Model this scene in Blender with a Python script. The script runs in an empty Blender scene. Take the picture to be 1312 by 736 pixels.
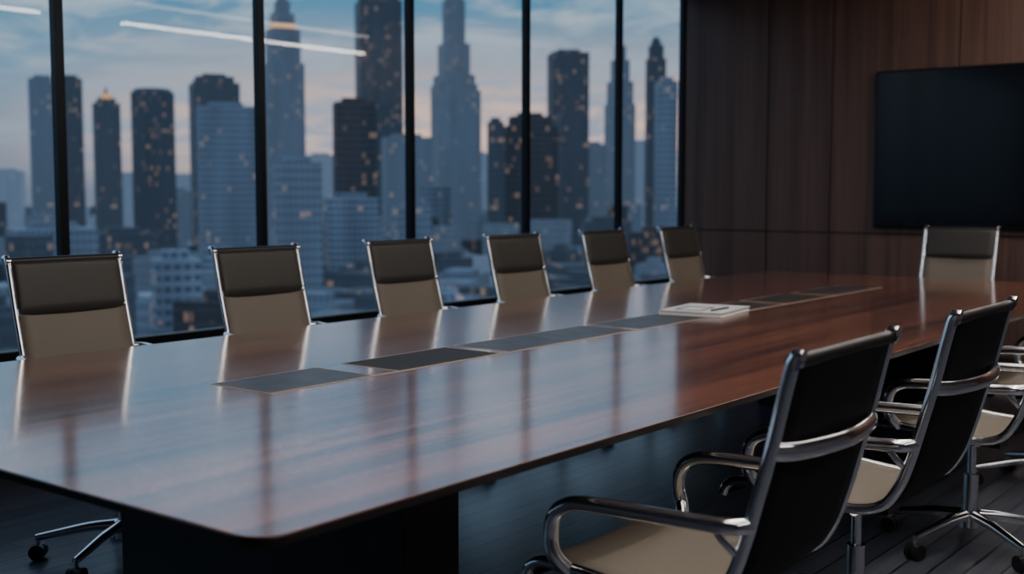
import bpy, bmesh, math, random
from mathutils import Vector, Matrix
random.seed(7)
S = bpy.context.scene
COL = S.collection
R = math.radians

# ---------------------------------------------------------------- helpers
def link(o, parent=None):
    COL.objects.link(o)
    if parent: o.parent = parent
    return o

def empty(name, loc=(0,0,0), rz=0):
    e = bpy.data.objects.new(name, None); e.location = loc; e.rotation_euler = (0,0,rz)
    e.empty_display_size = .1
    return link(e)

class MB:
    def __init__(s): s.v=[]; s.f=[]; s.m=[]; s.sm=[]
    def add(s, vs, fs, mi=0, smooth=False):
        o=len(s.v); s.v+= [tuple(v) for v in vs]
        for f in fs: s.f.append([i+o for i in f]); s.m.append(mi); s.sm.append(smooth)
    def box(s, a, b, mi=0, rz=0, c=None):
        x0,y0,z0=a; x1,y1,z1=b
        vs=[(x0,y0,z0),(x1,y0,z0),(x1,y1,z0),(x0,y1,z0),(x0,y0,z1),(x1,y0,z1),(x1,y1,z1),(x0,y1,z1)]
        if rz:
            cx,cy=c or ((x0+x1)/2,(y0+y1)/2); C,Sn=math.cos(rz),math.sin(rz)
            vs=[(cx+(x-cx)*C-(y-cy)*Sn, cy+(x-cx)*Sn+(y-cy)*C, z) for x,y,z in vs]
        s.add(vs,[(0,3,2,1),(4,5,6,7),(0,1,5,4),(1,2,6,5),(2,3,7,6),(3,0,4,7)],mi)
    def cyl(s, p0, p1, r0, r1=None, seg=20, mi=0, smooth=True):
        r1 = r0 if r1 is None else r1
        p0=Vector(p0); p1=Vector(p1); d=(p1-p0).normalized()
        u=d.orthogonal().normalized(); w=d.cross(u)
        vs=[]
        for p,r in((p0,r0),(p1,r1)):
            for i in range(seg):
                t=2*math.pi*i/seg; vs.append(p+u*math.cos(t)*r+w*math.sin(t)*r)
        fs=[(i,(i+1)%seg,seg+(i+1)%seg,seg+i) for i in range(seg)]
        s.add(vs,fs,mi,smooth)
        s.add([vs[i] for i in range(seg)],[tuple(range(seg))[::-1]],mi)
        s.add([vs[seg+i] for i in range(seg)],[tuple(range(seg))],mi)
    def tube(s, pts, r, seg=10, mi=0, sub=6, flat=1.0, radii=None):
        P,T=smooth_path(pts,sub)
        n=len(P)
        t0=(P[1]-P[0]).normalized(); u=Vector((0,0,1)).cross(t0)
        if u.length<1e-3: u=Vector((0,1,0))
        u.normalize()
        vs=[]
        for i,p in enumerate(P):
            t=(P[min(i+1,n-1)]-P[max(i-1,0)]).normalized()
            u=(u-t*u.dot(t)).normalized(); w=t.cross(u)
            rr=r if radii is None else radii(i/(n-1))
            for k in range(seg):
                a=2*math.pi*k/seg; vs.append(p+u*math.cos(a)*rr+w*math.sin(a)*rr*flat)
        fs=[]
        for i in range(n-1):
            for k in range(seg):
                fs.append((i*seg+k,i*seg+(k+1)%seg,(i+1)*seg+(k+1)%seg,(i+1)*seg+k))
        s.add(vs,fs,mi,True)
        s.add(vs[:seg],[tuple(range(seg))[::-1]],mi); s.add(vs[-seg:],[tuple(range(seg))],mi)
    def mesh(s,name,mats):
        me=bpy.data.meshes.new(name); me.from_pydata(s.v,[],s.f)
        for m in mats: me.materials.append(m)
        for p,mi,sm in zip(me.polygons,s.m,s.sm): p.material_index=mi; p.use_smooth=sm
        bm=bmesh.new(); bm.from_mesh(me)
        bmesh.ops.recalc_face_normals(bm,faces=bm.faces); bm.to_mesh(me); bm.free()
        me.update(); return me
    def obj(s,name,mats,parent=None,bevel=0,seg=2):
        o=bpy.data.objects.new(name,s.mesh(name,mats)); link(o,parent)
        if bevel:
            b=o.modifiers.new('bevel','BEVEL'); b.width=bevel; b.segments=seg; b.limit_method='ANGLE'
        return o

def smooth_path(pts,sub):
    P=[Vector(p) for p in pts]; out=[]; n=len(P)
    for i in range(n-1):
        p0=P[max(i-1,0)]; p1=P[i]; p2=P[i+1]; p3=P[min(i+2,n-1)]
        for k in range(sub):
            t=k/sub
            out.append(.5*((2*p1)+(p2-p0)*t+(2*p0-5*p1+4*p2-p3)*t*t+(3*p1-p0-3*p2+p3)*t**3))
    out.append(P[-1]); return out,None

# ---------------------------------------------------------------- materials
def mat(name):
    m=bpy.data.materials.new(name); m.use_nodes=True
    nt=m.node_tree; b=nt.nodes['Principled BSDF']; return m,nt,b
def N(nt,t,**k):
    n=nt.nodes.new(t)
    for a,v in k.items(): setattr(n,a,v)
    return n
def simple(name,col,rough=.5,metal=0,spec=.5,coat=0,bump=0,bscale=300,emit=None,es=0,var=0.0):
    m,nt,b=mat(name)
    b.inputs['Base Color'].default_value=(*col,1); b.inputs['Roughness'].default_value=rough
    b.inputs['Metallic'].default_value=metal; b.inputs['Specular IOR Level'].default_value=spec
    b.inputs['Coat Weight'].default_value=coat
    tc=N(nt,'ShaderNodeTexCoord'); no=N(nt,'ShaderNodeTexNoise'); no.inputs['Scale'].default_value=bscale if bump else 12
    nt.links.new(tc.outputs['Object'],no.inputs['Vector'])
    if bump:
        bp=N(nt,'ShaderNodeBump'); bp.inputs['Strength'].default_value=bump; bp.inputs['Distance'].default_value=.001
        nt.links.new(no.outputs['Fac'],bp.inputs['Height']); nt.links.new(bp.outputs['Normal'],b.inputs['Normal'])
    mr=N(nt,'ShaderNodeMapRange'); mr.inputs['To Min'].default_value=rough*.85; mr.inputs['To Max'].default_value=rough*1.15
    nt.links.new(no.outputs['Fac'],mr.inputs['Value']); nt.links.new(mr.outputs['Result'],b.inputs['Roughness'])
    if emit:
        b.inputs['Emission Color'].default_value=(*emit,1); b.inputs['Emission Strength'].default_value=es
    return m
def wood(name,c0,c1,scale,rough,coat=0,coat_r=.1,detail=8,big=.16,p0=.48,p1=.82,rvar=.25,spec=.5):
    m,nt,b=mat(name)
    tc=N(nt,'ShaderNodeTexCoord'); mp=N(nt,'ShaderNodeMapping'); mp.inputs['Scale'].default_value=scale
    n1=N(nt,'ShaderNodeTexNoise'); n1.inputs['Scale'].default_value=1; n1.inputs['Detail'].default_value=detail; n1.inputs['Roughness'].default_value=.65
    mp2=N(nt,'ShaderNodeMapping'); mp2.inputs['Scale'].default_value=[s*big for s in scale]
    n2=N(nt,'ShaderNodeTexNoise'); n2.inputs['Scale'].default_value=1; n2.inputs['Detail'].default_value=3; n2.inputs['Distortion'].default_value=.6
    L=nt.links.new
    L(tc.outputs['Object'],mp.inputs[0]); L(mp.outputs[0],n1.inputs['Vector'])
    L(tc.outputs['Object'],mp2.inputs[0]); L(mp2.outputs[0],n2.inputs['Vector'])
    ad=N(nt,'ShaderNodeMath',operation='MULTIPLY_ADD'); L(n2.outputs['Fac'],ad.inputs[0]); ad.inputs[1].default_value=.7
    mu=N(nt,'ShaderNodeMath',operation='MULTIPLY'); L(n1.outputs['Fac'],mu.inputs[0]); mu.inputs[1].default_value=.6; L(mu.outputs[0],ad.inputs[2])
    cr=N(nt,'ShaderNodeValToRGB'); cr.color_ramp.elements[0].position=p0; cr.color_ramp.elements[0].color=(*c0,1)
    cr.color_ramp.elements[1].position=p1; cr.color_ramp.elements[1].color=(*c1,1)
    L(ad.outputs[0],cr.inputs[0]); L(cr.outputs[0],b.inputs['Base Color'])
    mr=N(nt,'ShaderNodeMapRange'); mr.inputs['To Min'].default_value=rough*(1-rvar); mr.inputs['To Max'].default_value=rough*(1+rvar)
    L(n1.outputs['Fac'],mr.inputs['Value']); L(mr.outputs[0],b.inputs['Roughness'])
    b.inputs['Specular IOR Level'].default_value=spec
    b.inputs['Coat Weight'].default_value=coat; b.inputs['Coat Roughness'].default_value=coat_r
    return m

M_table=wood('walnut_veneer',(.045,.014,.008),(.30,.108,.060),(34,.8,34),.26,coat=1.0,coat_r=.12,p0=.49,p1=.83,rvar=.10,big=.34,detail=7,spec=.6)
M_tedge=simple('table_edge_lacquer',(.014,.011,.010),.3)
M_ped=wood('pedestal_dark_wood',(.010,.009,.010),(.024,.019,.018),(40,40,1.5),.45)
M_wall=wood('wall_walnut_panel',(.050,.028,.023),(.125,.073,.057),(60,60,1.0),.42,p0=.47,p1=.84)
M_gap=simple('panel_gap_black',(.004,.004,.004),.7)
M_frame=simple('anodised_dark_aluminium',(.012,.014,.018),.4,metal=.6)
M_chrome=simple('polished_chrome',(.84,.85,.87),.13,metal=1)
M_black=simple('black_mesh_fabric',(.005,.005,.007),.7,spec=.25,bump=.3,bscale=900)
M_taupe=simple('taupe_leather',(.160,.134,.106),.52,bump=.25,bscale=400)
M_pad=simple('dark_olive_leather',(.028,.026,.023),.5,bump=.25,bscale=400)
M_roll=simple('black_leather_edge',(.010,.010,.012),.45)
M_plast=simple('black_nylon',(.012,.012,.013),.4)
M_plate=simple('satin_inlay_plate',(.040,.034,.034),.38,spec=.32)
M_brass=simple('bronze_trim',(.42,.31,.23),.55,metal=0,spec=.2)
M_paint=simple('dark_wall_paint',(.10,.10,.115),.8)
M_ceil=simple('ceiling_plaster',(.30,.30,.33),.9)
M_sill=simple('window_sill_dark',(.012,.014,.018),.55)
M_screen=simple('tv_glass',(.003,.004,.006),.12)
M_bezel=simple('tv_bezel',(.02,.02,.022),.3,metal=.8)
M_paper=simple('paper_white',(.75,.74,.72),.6)
M_cover=simple('notebook_cover',(.76,.76,.77),.4)
M_lamp=simple('led_diffuser',(1,1,1),.5,emit=(1,.93,.85),es=32)
M_ghost=simple('led_ghost_line',(1,1,1),.5,emit=(1,.93,.85),es=5)

def grille():
    m,nt,b=mat('speaker_grille_mesh'); L=nt.links.new
    tc=N(nt,'ShaderNodeTexCoord'); mp=N(nt,'ShaderNodeMapping'); mp.inputs['Scale'].default_value=(160,160,160)
    v=N(nt,'ShaderNodeTexVoronoi'); v.inputs['Scale'].default_value=1; v.inputs['Randomness'].default_value=0
    L(tc.outputs['Object'],mp.inputs[0]); L(mp.outputs[0],v.inputs['Vector'])
    cr=N(nt,'ShaderNodeValToRGB'); cr.color_ramp.elements[0].color=(.003,.003,.003,1); cr.color_ramp.elements[0].position=.3
    cr.color_ramp.elements[1].color=(.030,.028,.026,1); cr.color_ramp.elements[1].position=.4
    L(v.outputs['Distance'],cr.inputs[0]); L(cr.outputs[0],b.inputs['Base Color'])
    b.inputs['Roughness'].default_value=.6; b.inputs['Specular IOR Level'].default_value=.2
    return m
M_grille=grille()

def floor_mat():
    m,nt,b=mat('dark_oak_floorboards'); L=nt.links.new
    tc=N(nt,'ShaderNodeTexCoord'); mp=N(nt,'ShaderNodeMapping'); mp.inputs['Rotation'].default_value=(0,0,R(90))
    br=N(nt,'ShaderNodeTexBrick'); br.inputs['Scale'].default_value=1; br.inputs['Brick Width'].default_value=2.2; br.inputs['Row Height'].default_value=.10
    br.inputs['Mortar Size'].default_value=.004; br.inputs['Color1'].default_value=(.10,.115,.155,1); br.inputs['Color2'].default_value=(.165,.18,.235,1)
    br.inputs['Mortar'].default_value=(.004,.004,.006,1)
    mp2=N(nt,'ShaderNodeMapping'); mp2.inputs['Scale'].default_value=(60,2,1)
    no=N(nt,'ShaderNodeTexNoise'); no.inputs['Scale'].default_value=1; no.inputs['Detail'].default_value=6
    L(tc.outputs['Object'],mp.inputs[0]); L(mp.outputs[0],br.inputs['Vector'])
    L(tc.outputs['Object'],mp2.inputs[0]); L(mp2.outputs[0],no.inputs['Vector'])
    mx=N(nt,'ShaderNodeMixRGB',blend_type='MULTIPLY'); mx.inputs[0].default_value=.9
    L(br.outputs['Color'],mx.inputs[1]); L(no.outputs['Fac'],mx.inputs[2]); L(mx.outputs[0],b.inputs['Base Color'])
    b.inputs['Roughness'].default_value=.32; b.inputs['Specular IOR Level'].default_value=.7
    bp=N(nt,'ShaderNodeBump'); bp.inputs['Strength'].default_value=.4; bp.inputs['Distance'].default_value=.002
    L(br.outputs['Fac'],bp.inputs['Height']); bp.invert=True; L(bp.outputs[0],b.inputs['Normal'])
    return m
M_floor=floor_mat()

def glass():
    m=bpy.data.materials.new('window_glass'); m.use_nodes=True; nt=m.node_tree; nt.nodes.clear(); L=nt.links.new
    o=N(nt,'ShaderNodeOutputMaterial'); mx=N(nt,'ShaderNodeMixShader'); t=N(nt,'ShaderNodeBsdfTransparent'); g=N(nt,'ShaderNodeBsdfGlossy')
    t.inputs[0].default_value=(.93,.96,.97,1); g.inputs['Roughness'].default_value=.0
    lw=N(nt,'ShaderNodeFresnel'); lw.inputs['IOR'].default_value=1.45
    L(lw.outputs[0],mx.inputs[0]); L(t.outputs[0],mx.inputs[1]); L(g.outputs[0],mx.inputs[2]); L(mx.outputs[0],o.inputs[0])
    return m
M_glass=glass()

HAZE=(.110,.160,.240)  # aerial haze colour, painted into the facades as constant emission
def facade(name,wall,win,lit,haze,fl=3.6,bay=3.2,wf=.35,mf=.25,warm=(1.0,.64,.40),ls=.28):
    m,nt,b=mat(name); L=nt.links.new
    def mth(op,a,bb=None):
        n=N(nt,'ShaderNodeMath',operation=op)
        for i,x in enumerate((a,bb)):
            if x is None: continue
            if isinstance(x,(int,float)): n.inputs[i].default_value=x
            else: L(x,n.inputs[i])
        return n.outputs[0]
    tc=N(nt,'ShaderNodeTexCoord'); sp=N(nt,'ShaderNodeSeparateXYZ'); L(tc.outputs['Object'],sp.inputs[0])
    u=mth('DIVIDE',mth('ADD',sp.outputs[0],sp.outputs[1]),bay); v=mth('DIVIDE',sp.outputs[2],fl)
    fu=mth('FLOOR',u); fv=mth('FLOOR',v)
    mu=mth('GREATER_THAN',mth('FRACT',u),mf); mv=mth('GREATER_THAN',mth('FRACT',v),wf)
    win_m=mth('MULTIPLY',mu,mv)
    cb=N(nt,'ShaderNodeCombineXYZ'); L(fu,cb.inputs[0]); L(fv,cb.inputs[1])
    wn=N(nt,'ShaderNodeTexWhiteNoise',noise_dimensions='3D'); L(cb.outputs[0],wn.inputs['Vector'])
    no=N(nt,'ShaderNodeTexNoise'); no.inputs['Scale'].default_value=.06; L(tc.outputs['Object'],no.inputs['Vector'])
    thr=mth('ADD',wn.outputs['Value'],mth('MULTIPLY',mth('SUBTRACT',no.outputs['Fac'],.5),.6))
    lm=mth('MULTIPLY',mth('GREATER_THAN',thr,1-lit),win_m)
    wn2=N(nt,'ShaderNodeTexWhiteNoise',noise_dimensions='2D'); L(cb.outputs[0],wn2.inputs['Vector'])
    lm=mth('MULTIPLY',lm,mth('ADD',mth('MULTIPLY',wn2.outputs['Value'],.8),.2))
    zz=N(nt,'ShaderNodeTexNoise'); zz.inputs['Scale'].default_value=.12; zz.inputs['Detail'].default_value=0
    cz=N(nt,'ShaderNodeCombineXYZ'); L(mth('ADD',sp.outputs[0],sp.outputs[1]),cz.inputs[0]); L(mth('MULTIPLY',sp.outputs[2],.12),cz.inputs[1]); L(cz.outputs[0],zz.inputs['Vector'])
    zf=mth('ADD',mth('MULTIPLY',zz.outputs['Fac'],1.1),.45)
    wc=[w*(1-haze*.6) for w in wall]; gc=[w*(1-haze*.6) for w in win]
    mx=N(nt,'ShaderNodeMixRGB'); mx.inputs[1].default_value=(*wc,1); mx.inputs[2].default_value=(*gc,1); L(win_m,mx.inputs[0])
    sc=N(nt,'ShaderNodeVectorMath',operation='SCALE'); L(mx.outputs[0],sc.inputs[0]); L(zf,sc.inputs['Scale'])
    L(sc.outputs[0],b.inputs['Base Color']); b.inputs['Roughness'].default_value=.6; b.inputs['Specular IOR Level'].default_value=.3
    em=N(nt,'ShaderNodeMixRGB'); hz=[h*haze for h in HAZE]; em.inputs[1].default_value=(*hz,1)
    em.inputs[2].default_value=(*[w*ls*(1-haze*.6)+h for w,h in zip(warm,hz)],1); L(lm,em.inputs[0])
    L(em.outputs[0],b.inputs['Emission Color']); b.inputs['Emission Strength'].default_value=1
    return m
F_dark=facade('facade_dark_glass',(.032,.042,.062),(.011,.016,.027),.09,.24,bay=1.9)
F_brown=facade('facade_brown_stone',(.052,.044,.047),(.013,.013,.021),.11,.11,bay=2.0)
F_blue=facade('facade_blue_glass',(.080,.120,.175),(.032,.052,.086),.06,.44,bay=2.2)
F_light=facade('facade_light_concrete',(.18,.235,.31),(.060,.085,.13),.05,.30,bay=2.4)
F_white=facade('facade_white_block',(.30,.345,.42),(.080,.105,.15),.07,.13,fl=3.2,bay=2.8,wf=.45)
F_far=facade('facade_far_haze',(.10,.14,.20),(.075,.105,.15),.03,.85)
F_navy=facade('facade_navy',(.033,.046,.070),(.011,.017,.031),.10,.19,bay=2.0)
F_crown=simple('crown_lights',(.3,.2,.1),.6,emit=(1.0,.50,.22),es=.7)

# ---------------------------------------------------------------- camera
cam=bpy.data.cameras.new('camera'); co=bpy.data.objects.new('camera',cam); link(co)
co.location=(0,0,1.30); co.rotation_euler=(R(90-4.67),0,R(38.1))
cam.sensor_width=36; cam.lens=41.3; cam.clip_end=6000
cam.dof.use_dof=True; cam.dof.focus_distance=3.4; cam.dof.aperture_fstop=2.4
S.camera=co

# ---------------------------------------------------------------- room
XW=-5.10; XR=2.6; YB=8.87; YN=-2.6; H=3.0
b=MB(); b.box((XW-.3,YN-.1,-.12),(XR+.1,YB+.15,0)); b.obj('floor',[M_floor])
b=MB(); b.box((XW-.05,YN-.1,H),(XR+.1,YB+.15,H+.12)); b.obj('ceiling',[M_ceil])
b=MB(); b.box((XR,YN-.1,0),(XR+.1,YB+.15,H)); b.obj('wall_right',[M_paint])
b=MB(); b.box((XW-.05,YN-.1,0),(XR,YN,H)); b.obj('wall_near',[M_paint])
wb=MB(); wb.box((XW-.02,YB,0),(XR,YB+.15,H),1)
px=[XW+.03,-4.30,-3.757,-2.79,-1.83,-.87,.09,1.05,2.0,XR]
for i in range(len(px)-1):
    for z0,z1 in((.10,.968),(.978,2.99)):
        wb.box((px[i]+.006,YB-.022,z0),(px[i+1]-.006,YB,z1),0)
wb.obj('wall_back',[M_wall,M_gap],bevel=.0015)
b=MB(); b.box((XW+.03,YB-.03,0),(XR,YB,.10)); b.obj('baseboard_back',[M_ped])
b=MB(); b.box((XW-.25,YN,0),(XW+.02,YB,.50)); b.box((XW-.25,YN,.50),(XW+.07,YB,.53)); b.obj('wall_left',[M_sill])
ys=[YB-.02]+[7.859-1.2*i for i in range(9)]+[YN+.03]
fr=MB()
for i,y in enumerate(ys):
    w=.022
    fr.box((XW-.02,y-w,.53),(XW+.03,y+w,H),0)
fr.box((XW-.03,YN,.53),(XW+.03,YB,.57)); fr.box((XW-.03,YN,H-.06),(XW+.03,YB,H))
fr.obj('trim_1',[M_frame],bevel=.004)
for i in range(len(ys)-1):
    g=MB(); y1,y0=ys[i]-.018,ys[i+1]+.018
    g.add([(XW,y0,.57),(XW,y1,.57),(XW,y1,H-.06),(XW,y0,H-.06)],[(0,1,2,3)])
    g.obj('window_%d'%(i+1),[M_glass])

# ---------------------------------------------------------------- TV
tv=empty('wall_mounted_television',(-2.33,YB-.022,1.615))
b=MB(); b.box((-1.055,-.05,-.59),(1.055,-.005,.59)); b.obj('tv_housing',[M_bezel],tv,bevel=.006)
b=MB(); b.box((-1.04,-.053,-.575),(1.04,-.049,.575)); b.obj('tv_screen',[M_screen],tv)
b=MB(); b.box((-.3,-.006,-.25),(.3,0,.25)); b.obj('tv_wall_bracket',[M_plast],tv)

# ---------------------------------------------------------------- table
TX0,TX1,TY0,TY1=-3.68,-1.453,1.20,7.62; TZ=.74
tab=empty('conference_table',(0,0,0))
def rrect(x0,x1,y0,y1,r,n=10):
    o=[]
    for cx,cy,a0 in((x1-r,y1-r,0),(x0+r,y1-r,90),(x0+r,y0+r,180),(x1-r,y0+r,270)):
        for k in range(n+1):
            a=R(a0+90*k/n); o.append((cx+r*math.cos(a),cy+r*math.sin(a)))
    return o
def slab(name,levels,mats,mis,parent):
    m=MB(); rings=[rrect(TX0+i,TX1-i,TY0+i,TY1-i,.065-i) for i,_ in levels]; n=len(rings[0])
    for k in range(len(levels)-1):
        vs=[(x,y,levels[k][1]) for x,y in rings[k]]+[(x,y,levels[k+1][1]) for x,y in rings[k+1]]
        m.add(vs,[(i,(i+1)%n,n+(i+1)%n,n+i) for i in range(n)],mis[k],False)
    m.add([(x,y,levels[0][1]) for x,y in rings[0]],[tuple(range(n))[::-1]],mis[0])
    m.add([(x,y,levels[-1][1]) for x,y in rings[-1]],[tuple(range(n))],mis[-1])
    return m.obj(name,mats,parent)
slab('table_top',[(.03,.711),(.0,.722),(0,.7365),(.0012,.739),(.004,.74)],[M_table,M_tedge],[1,1,1,0,0],tab)
for k,(y0,y1) in enumerate(((2.09,2.30),(6.52,6.73))):
    b=MB(); b.box((-3.20,y0,0),(-1.98,y1,.712)); b.obj('pedestal_%d'%(k+1),[M_ped],tab,bevel=.004)
b=MB(); b.box((-2.63,2.29,.62),(-2.55,6.53,.712)); b.obj('under_table_beam',[M_ped],tab,bevel=.003)
segs=[(2.12,2.53,0),(2.64,3.15,1),(3.2,4.02,0),(4.06,4.64,0),(4.72,5.35,1),(5.43,5.95,1),(6.03,6.70,0)]
pl=MB()
for y0,y1,g in segs:
    pl.box((-2.779,y0-.003,.738),(-2.511,y1+.003,.7408),2)
    pl.box((-2.771,y0+.006,.738),(-2.519,y1-.006,.7412),1 if g else 0)
pl.box((-2.519,2.12,.738),(-2.508,6.70,.7414),2)
pl.obj('cable_inlay_strip',[M_plate,M_grille,M_brass],tab)

# ---------------------------------------------------------------- notebook
nb=empty('notebook',(-2.63,4.80,.7415),R(8))
b=MB(); b.box((-.15,-.19,0),(.15,.19,.003)); b.box((-.15,-.19,.017),(.15,.19,.020)); b.box((-.15,-.19,0),(-.146,.19,.020))
b.obj('cover',[M_cover],nb,bevel=.001)
b=MB(); b.box((-.146,-.186,.003),(.145,.186,.017)); b.obj('pages',[M_paper],nb)
b=MB(); b.box((-.10,-.13,.020),(.03,-.115,.0205)); b.box((-.10,.03,.020),(.03,.045,.0205)); b.box((-.10,-.13,.020),(-.09,.042,.0205)); b.box((.02,-.13,.020),(.03,.042,.0205)); b.obj('cover_frame_line',[M_screen],nb)
b=MB(); b.cyl((.08,-.13,.0245),(.10,.03,.0245),.0045,mi=0,seg=10); b.obj('pen',[M_plast],nb)

# ---------------------------------------------------------------- chairs
PROF=[(.305,.425),(.290,.452),(.25,.468),(.13,.462),(0,.448),(-.10,.445),(-.170,.468),(-.212,.525),(-.240,.60),(-.268,.70),(-.295,.80),(-.318,.90),(-.336,.975)]
_cache={}
def chair_parts(w,lift):
    key=(w,lift)
    if key in _cache: return _cache[key]
    parts=[]; hw=w/2
    path,_=smooth_path([(x,0,z+lift) for x,z in PROF],6)
    n=len(path)
    def nrm(i):
        t=(path[min(i+1,n-1)]-path[max(i-1,0)]).normalized()
        nn=Vector((0,1,0)).cross(t)
        return nn if (nn.z>0 or nn.x>0) else -nn
    m=MB(); cols=9; F=[];B=[]
    for i,p in enumerate(path):
        nn=nrm(i)
        if i>n*0.55 and nn.x<0: nn=-nn
        for j in range(cols):
            s=-1+2*j/(cols-1); sag=-.010*(1-s*s)
            y=s*(hw-.008)
            F.append(p+Vector((0,y,0))+nn*(.009+sag)); B.append(p+Vector((0,y,0))+nn*(-.009+sag))
    fs=[(i*cols+j,i*cols+j+1,(i+1)*cols+j+1,(i+1)*cols+j) for i in range(n-1) for j in range(cols-1)]
    nv=len(F); allv=F+B
    m.v=[tuple(v) for v in allv]
    for f in fs: m.f.append(list(f)); m.m.append(0); m.sm.append(True)
    for f in fs: m.f.append([k+nv for k in f][::-1]); m.m.append(1); m.sm.append(True)
    for i in range(n-1):
        for j in (0,cols-1):
            a,c=i*cols+j,(i+1)*cols+j; m.f.append([a,c,c+nv,a+nv]); m.m.append(1); m.sm.append(False)
    for i in (0,n-1):
        for j in range(cols-1):
            a=i*cols+j; m.f.append([a,a+1,a+1+nv,a+nv]); m.m.append(1); m.sm.append(False)
    parts.append(('seat_and_back_sling',m.mesh('sling',[M_taupe,M_black])))
    m=MB(); i0=min(i for i in range(n) if path[i].z-lift>.770 and path[i].x<-.2)
    rows=n-i0; cols=25; vs=[]
    for a in range(rows):
        p=path[i0+a]; nn=nrm(i0+a); nn=nn if nn.x>0 else -nn; tt=a/(rows-1)
        for j in range(cols):
            s=math.sin((-1+2*j/(cols-1))*math.pi/2)
            e=max(0,1-abs(s)**16)**.5; q=max(0,1-abs(2*tt-1)**9)**.5
            vs.append(p+Vector((0,s*(hw-.008),0))+nn*(.004+.018*e*q))
    m.add(vs,[(a*cols+j,a*cols+j+1,(a+1)*cols+j+1,(a+1)*cols+j) for a in range(rows-1) for j in range(cols-1)],0,True)
    top=path[-1]
    m.tube([top+Vector((-.004,-hw+.006,0)),top+Vector((-.004,0,0)),top+Vector((-.004,hw-.006,0))],.015,seg=12,mi=1,sub=4)
    parts.append(('head_cushion',m.mesh('head_cushion',[M_pad,M_roll])))
    m=MB()
    for sy in(-1,1):
        pts=[(p.x,sy*hw,p.z) for p in path]
        pts+= [(top.x-.008,sy*hw,top.z+.014),(top.x-.022,sy*hw,top.z+.012)]
        m.tube(pts,.0145 if lift<.01 else .0115,seg=12,sub=1)
        m.cyl((top.x-.004,sy*(hw-.006),top.z),(top.x-.004,sy*(hw+.010),top.z),.017,seg=16)
    zs=lift
    m.tube([(-.293,-hw,.795+zs),(-.322,-hw*.72,.79+zs),(-.345,0,.788+zs),(-.322,hw*.72,.79+zs),(-.293,hw,.795+zs)],.016,seg=12,sub=8,flat=1.3)
    m.tube([(.12,-hw,.448+zs),(.10,-hw*.5,.425+zs),(.10,hw*.5,.425+zs),(.12,hw,.448+zs)],.012,sub=4)
    m.tube([(-.09,-hw,.436+zs),(-.07,-hw*.5,.42+zs),(-.07,hw*.5,.42+zs),(-.09,hw,.436+zs)],.012,sub=4)
    parts.append(('side_rails',m.mesh('side_rails',[M_chrome])))
    m=MB(); ar=.0175 if lift<.01 else .0125
    for sy in(-1,1):
        o=sy*(hw+.028)
        m.tube([(-.250,sy*hw,.640+zs),(-.225,o,.640+zs),(-.15,o,.636+zs),(0,o,.632+zs),(.10,o,.629+zs),(.165,o,.620+zs),(.205,o,.590+zs),(.215,o,.54+zs),(.205,o,.50+zs),(.185,sy*hw,.462+zs)],ar,seg=14,sub=7)
        m.tube([(-.225,sy*hw,.575+zs),(-.21,sy*(hw+.02),.60+zs),(-.19,o,.628+zs)],.009,seg=8,sub=4)
    parts.append(('armrests',m.mesh('armrests',[M_chrome])))
    m=MB(); m.box((-.11,-.05,.385+zs),(.13,.05,.425+zs),1)
    m.cyl((0,0,.24),(0,0,.39+zs),.015,mi=0); m.cyl((0,0,.09),(0,0,.27),.026,mi=0); m.cyl((0,0,.075),(0,0,.135),.042,.034,mi=0)
    m.tube([(.06,-.05,.40+zs),(.06,-.14,.395+zs),(.06,-.19,.39+zs)],.005,seg=8,sub=3,mi=1)
    parts.append(('gas_lift_column',m.mesh('column',[M_chrome,M_plast])))
    m=MB(); c=MB()
    for k in range(5):
        a=R(72*k+20); d=Vector((math.cos(a),math.sin(a),0)); q=Vector((-d.y,d.x,0))
        m.tube([d*.03+Vector((0,0,.118)),d*.12+Vector((0,0,.112)),d*.23+Vector((0,0,.092)),d*.305+Vector((0,0,.078))],.02,seg=10,sub=4,radii=lambda t:.021-.009*t)
        e=d*.30
        m.cyl(e+Vector((0,0,.05)),e+Vector((0,0,.085)),.008,seg=10)
        for s in(-1,1):
            c.cyl(e+q*s*.008+Vector((0,0,.028)),e+q*s*.026+Vector((0,0,.028)),.028,seg=18)
        c.cyl(e-q*.012+Vector((0,0,.034)),e+q*.012+Vector((0,0,.034)),.022,seg=14)
    parts.append(('star_base',m.mesh('star_base',[M_chrome])))
    parts.append(('casters',c.mesh('casters',[M_plast])))
    _cache[key]=parts; return parts
def chair(x,y,rz,w,lift,spin=0):
    e=empty('office_chair',(x,y,0),rz)
    for nme,me in chair_parts(w,lift):
        o=bpy.data.objects.new(nme,me); link(o,e)
        if nme in('star_base','casters'): o.rotation_euler=(0,0,spin)
for i in range(6): chair(-3.615,2.375+.889*i,R(random.uniform(-1.5,1.5)),.44,.075,R([60,10,35,50,20,70][i]))
for i,y in enumerate((2.33,3.27,4.36,5.46,6.5)): chair(-1.285,y,R(180),.50,0.0,R([0,20,50,10,30][i]))
chair(-2.44,7.56,R(-90),.46,.075,R(15))

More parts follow.
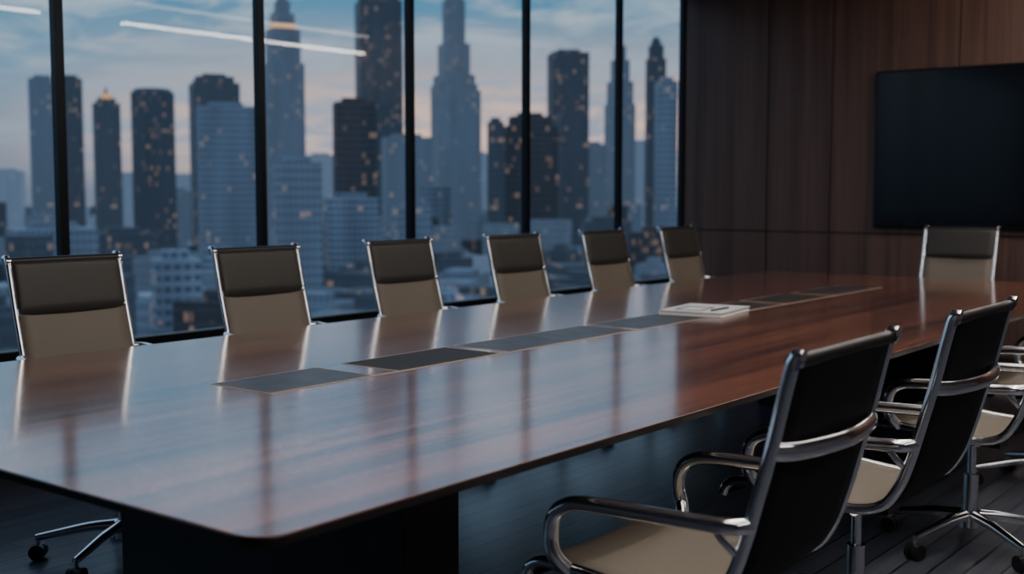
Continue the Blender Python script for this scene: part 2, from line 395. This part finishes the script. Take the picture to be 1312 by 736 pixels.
# ---------------------------------------------------------------- lights in room
def pendant(x,y0,y1,z,m):
    e=empty('linear_pendant_light',(x,(y0+y1)/2,z)); l=(y1-y0)/2
    b=MB(); b.box((-.034,-l,.004),(.034,l,.05)); b.obj('lamp_housing',[M_frame],e,bevel=.002)
    b=MB(); b.box((-.03,-l+.01,-.018),(.03,l-.01,.004)); b.obj('lamp_diffuser',[m],e)
    b=MB()
    for yy in(-l*.8,l*.8): b.cyl((0,yy,.05),(0,yy,H-z),.0015,seg=6)
    b.obj('suspension_cables',[M_frame],e)
pendant(-1.42,5.87,8.72,2.72,M_lamp)
pendant(-1.42,1.9,5.13,2.72,M_lamp)
pendant(-2.40,5.35,7.8,2.72,M_ghost)  # dim row added for the faint ghost line mirrored in the window glass
def area(name,loc,rot,sx,sy,energy,col):
    l=bpy.data.lights.new(name,'AREA'); l.shape='RECTANGLE'; l.size=sx; l.size_y=sy; l.energy=energy; l.color=col
    o=bpy.data.objects.new(name,l); o.location=loc; o.rotation_euler=rot; link(o); return o
area('added_ceiling_fill',(-1.0,3.6,2.96),(0,0,0),2.0,6.0,76,(1,.90,.80))  # added fill without a fixture: lights the chairs, gives chrome highlights
area('added_wall_wash_fill',(-.9,7.7,2.96),(R(40),0,0),2.6,.3,52,(1,.80,.68))  # added warm fill without a fixture, brightens the right of the back wall
area('added_ceiling_fill',(1.0,2.0,2.96),(0,R(20),0),1.2,4.0,42,(.95,.94,.95))  # added neutral fill from the right, no fixture modelled

# ---------------------------------------------------------------- city
GZ=-60
TW=[]
def bp(b,rho): return Vector((-rho*math.sin(R(b)),rho*math.cos(R(b)),0))
def tower(bearing,rho,w,levels,m,rot=12,depth=1.0,crown=None,name='skyscraper',cone=None):
    p=bp(bearing,rho); b=MB(); z0=GZ; TW.append((p.x,p.y,w*.75))
    for (ww,z1) in levels:
        k=ww/2*.93; b.box((-k,-k*depth,z0),(k,k*depth,z1),0); z0=z1
    b.box((-k*.6,-k*.5*depth,z0),(k*.6,k*.5*depth,z0+2.5),0)
    if crown:
        ww,za,zb=crown; b.box((-ww/2,-ww/2,za),(ww/2,ww/2,zb),1)
    if cone:
        r,za,zb=cone; b.cyl((0,0,za),(0,0,zb),r,.2,seg=8,mi=0,smooth=False)
    o=b.obj(name,[m,F_crown]); o.location=(p.x,p.y,0); o.rotation_euler=(0,0,R(bearing+rot)); return o
tower(59.7,900,19,[(19,80)],F_blue,4)
tower(58.5,925,17,[(17,83)],F_dark,-3)
tower(57.0,800,17,[(17,57),(12,60)],F_dark,5,crown=(6,60,63),cone=(2,60,68))
def round_tower(bearing,rho,r,z,m):
    p=bp(bearing,rho); b=MB(); b.cyl((0,0,GZ),(0,0,z-3),r,seg=24,smooth=False); b.cyl((0,0,z-3),(0,0,z),r,r*.8,seg=24,smooth=False)
    o=b.obj('skyscraper',[m]); o.location=(p.x,p.y,0); TW.append((p.x,p.y,r))
round_tower(54.96,850,14.5,71,F_navy)
tower(52.2,950,38,[(38,84),(30,89)],F_dark,6)
tower(51.7,700,34,[(34,49)],F_light,3)
tower(49.0,900,29,[(29,95),(24,120),(17,132),(11,141)],F_blue,10,crown=(18,121,124),cone=(4,141,172))
tower(48.9,960,14,[(14,70)],F_brown,10,crown=None)
tower(48.45,500,19.5,[(19.5,13)],F_light,8)
tower(45.7,650,23,[(23,49)],F_brown,6)
tower(44.5,950,36,[(36,150),(30,191)],F_navy,8,cone=(3,191,215))
tower(43.2,800,34,[(34,37)],F_blue,5)
tower(40.9,1000,35,[(35,90),(31,98),(24,124),(17,160),(13,200)],F_blue,15,cone=(4,200,260))
tower(40.6,820,24,[(24,70)],F_blue,20)
tower(38.9,700,10,[(10,42)],F_navy,5)
tower(37.25,720,34,[(34,40),(26,46)],F_brown,6)
tower(35.4,850,28,[(28,99)],F_navy,10)
tower(35.2,780,20,[(20,52)],F_navy,10)
tower(34.3,900,24,[(24,36)],F_blue,5)
tower(32.9,950,21,[(21,70),(18,88),(13,105),(8,116)],F_blue,20,cone=(3,116,132))
tower(31.2,900,14.5,[(14.5,100),(11,110),(7,114)],F_navy,10)
tower(30.7,700,13,[(13,65)],F_light,8)
tower(54.1,350,13,[(13,-18)],F_white,10,name='apartment_block')
tower(45.9,600,26,[(26,-2)],F_white,10,name='apartment_block')
tower(43.0,560,16,[(16,-6)],F_light,20,name='apartment_block')
tower(59.5,520,34,[(34,-14)],F_light,8,name='apartment_block')
tower(56.4,640,30,[(30,-20)],F_navy,8,name='apartment_block')
tower(52.2,620,26,[(26,-30)],F_light,8,name='apartment_block')
tower(33.6,520,20,[(20,-12)],F_navy,8,name='apartment_block')
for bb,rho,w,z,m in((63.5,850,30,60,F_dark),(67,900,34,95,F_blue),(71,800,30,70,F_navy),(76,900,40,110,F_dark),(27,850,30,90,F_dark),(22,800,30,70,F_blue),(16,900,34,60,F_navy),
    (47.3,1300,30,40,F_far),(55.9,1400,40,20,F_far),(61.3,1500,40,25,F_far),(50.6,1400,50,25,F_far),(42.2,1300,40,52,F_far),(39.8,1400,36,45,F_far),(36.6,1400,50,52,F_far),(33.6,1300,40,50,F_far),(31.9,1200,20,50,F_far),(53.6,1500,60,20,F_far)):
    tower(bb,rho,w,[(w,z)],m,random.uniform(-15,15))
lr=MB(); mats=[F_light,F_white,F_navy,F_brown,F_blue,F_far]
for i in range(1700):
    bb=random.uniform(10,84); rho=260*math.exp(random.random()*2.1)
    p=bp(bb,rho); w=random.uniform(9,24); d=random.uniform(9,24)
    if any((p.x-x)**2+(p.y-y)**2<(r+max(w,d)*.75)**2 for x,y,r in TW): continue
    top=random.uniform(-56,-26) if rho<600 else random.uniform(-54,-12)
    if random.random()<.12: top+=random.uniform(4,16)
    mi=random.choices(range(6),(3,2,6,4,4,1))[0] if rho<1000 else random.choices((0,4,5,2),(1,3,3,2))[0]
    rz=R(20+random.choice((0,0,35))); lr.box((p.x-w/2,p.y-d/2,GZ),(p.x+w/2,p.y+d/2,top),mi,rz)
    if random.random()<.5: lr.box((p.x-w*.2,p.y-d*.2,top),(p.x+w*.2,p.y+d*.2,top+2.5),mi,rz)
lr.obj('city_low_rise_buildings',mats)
g=MB(); g.add([(-4000,-1500,GZ),(1500,-1500,GZ),(1500,4000,GZ),(-4000,4000,GZ)],[(0,1,2,3)])
g.obj('city_ground',[simple('city_asphalt',(.03,.035,.045),.9,bscale=.05)])

# ---------------------------------------------------------------- sky
W=bpy.data.worlds.new('dusk_sky'); S.world=W; W.use_nodes=True; nt=W.node_tree; nt.nodes.clear(); L=nt.links.new
out=N(nt,'ShaderNodeOutputWorld'); bg=N(nt,'ShaderNodeBackground'); tc=N(nt,'ShaderNodeTexCoord')
nz=N(nt,'ShaderNodeVectorMath',operation='NORMALIZE'); L(tc.outputs['Generated'],nz.inputs[0])
sp=N(nt,'ShaderNodeSeparateXYZ'); L(nz.outputs[0],sp.inputs[0])
def ramp(stops,src):
    r=N(nt,'ShaderNodeValToRGB'); e=r.color_ramp.elements
    e[0].position=stops[0][0]; e[0].color=(*stops[0][1],1); e[1].position=stops[-1][0]; e[1].color=(*stops[-1][1],1)
    for p,c in stops[1:-1]: x=e.new(p); x.color=(*c,1)
    L(src,r.inputs[0]); return r.outputs[0]
clear=ramp([(0,(.11,.165,.245)),(.04,(.15,.25,.365)),(.10,(.12,.285,.44)),(.16,(.085,.26,.43)),(.30,(.13,.31,.52)),(.6,(.16,.31,.54)),(1,(.13,.24,.42))],sp.outputs[2])
cloud=ramp([(0,(.16,.20,.28)),(.04,(.27,.34,.43)),(.10,(.38,.46,.56)),(.16,(.42,.52,.62)),(.24,(.60,.74,.92)),(.4,(.62,.76,.95)),(1,(.35,.45,.6))],sp.outputs[2])
mp=N(nt,'ShaderNodeMapping'); mp.inputs['Scale'].default_value=(5.0,5.0,28); mp.inputs['Location'].default_value=(1.3,4.2,.9); L(nz.outputs[0],mp.inputs[0])
no=N(nt,'ShaderNodeTexNoise'); no.inputs['Scale'].default_value=1.5; no.inputs['Detail'].default_value=8; no.inputs['Roughness'].default_value=.62; no.inputs['Distortion'].default_value=.7
L(mp.outputs[0],no.inputs['Vector'])
c2=N(nt,'ShaderNodeValToRGB'); c2.color_ramp.elements[0].position=.44; c2.color_ramp.elements[1].position=.60; L(no.outputs['Fac'],c2.inputs[0])
mx=N(nt,'ShaderNodeMixRGB'); L(c2.outputs[0],mx.inputs[0]); L(clear,mx.inputs[1]); L(cloud,mx.inputs[2])
dt=N(nt,'ShaderNodeVectorMath',operation='DOT_PRODUCT'); L(nz.outputs[0],dt.inputs[0]); dt.inputs[1].default_value=(-math.sin(R(38)),math.cos(R(38)),0)
az=N(nt,'ShaderNodeMapRange'); az.interpolation_type='SMOOTHSTEP'; az.inputs['From Min'].default_value=.89; az.inputs['From Max'].default_value=.995; L(dt.outputs['Value'],az.inputs['Value'])
el=ramp([(.0,(.15,)*3),(.02,(.7,)*3),(.045,(1,)*3),(.07,(.85,)*3),(.10,(.35,)*3),(.15,(0,)*3)],sp.outputs[2])
mm=N(nt,'ShaderNodeMath',operation='MULTIPLY'); L(az.outputs[0],mm.inputs[0]); L(el,mm.inputs[1])
m2=N(nt,'ShaderNodeMath',operation='MULTIPLY'); L(mm.outputs[0],m2.inputs[0]); m2.inputs[1].default_value=.9
mg=N(nt,'ShaderNodeMixRGB'); L(m2.outputs[0],mg.inputs[0]); L(mx.outputs[0],mg.inputs[1])
gl=N(nt,'ShaderNodeMixRGB'); L(c2.outputs[0],gl.inputs[0]); gl.inputs[1].default_value=(1.0,.66,.53,1); gl.inputs[2].default_value=(.36,.39,.50,1)
L(gl.outputs[0],mg.inputs[2])
L(mg.outputs[0],bg.inputs[0]); bg.inputs[1].default_value=1.2; L(bg.outputs[0],out.inputs[0])
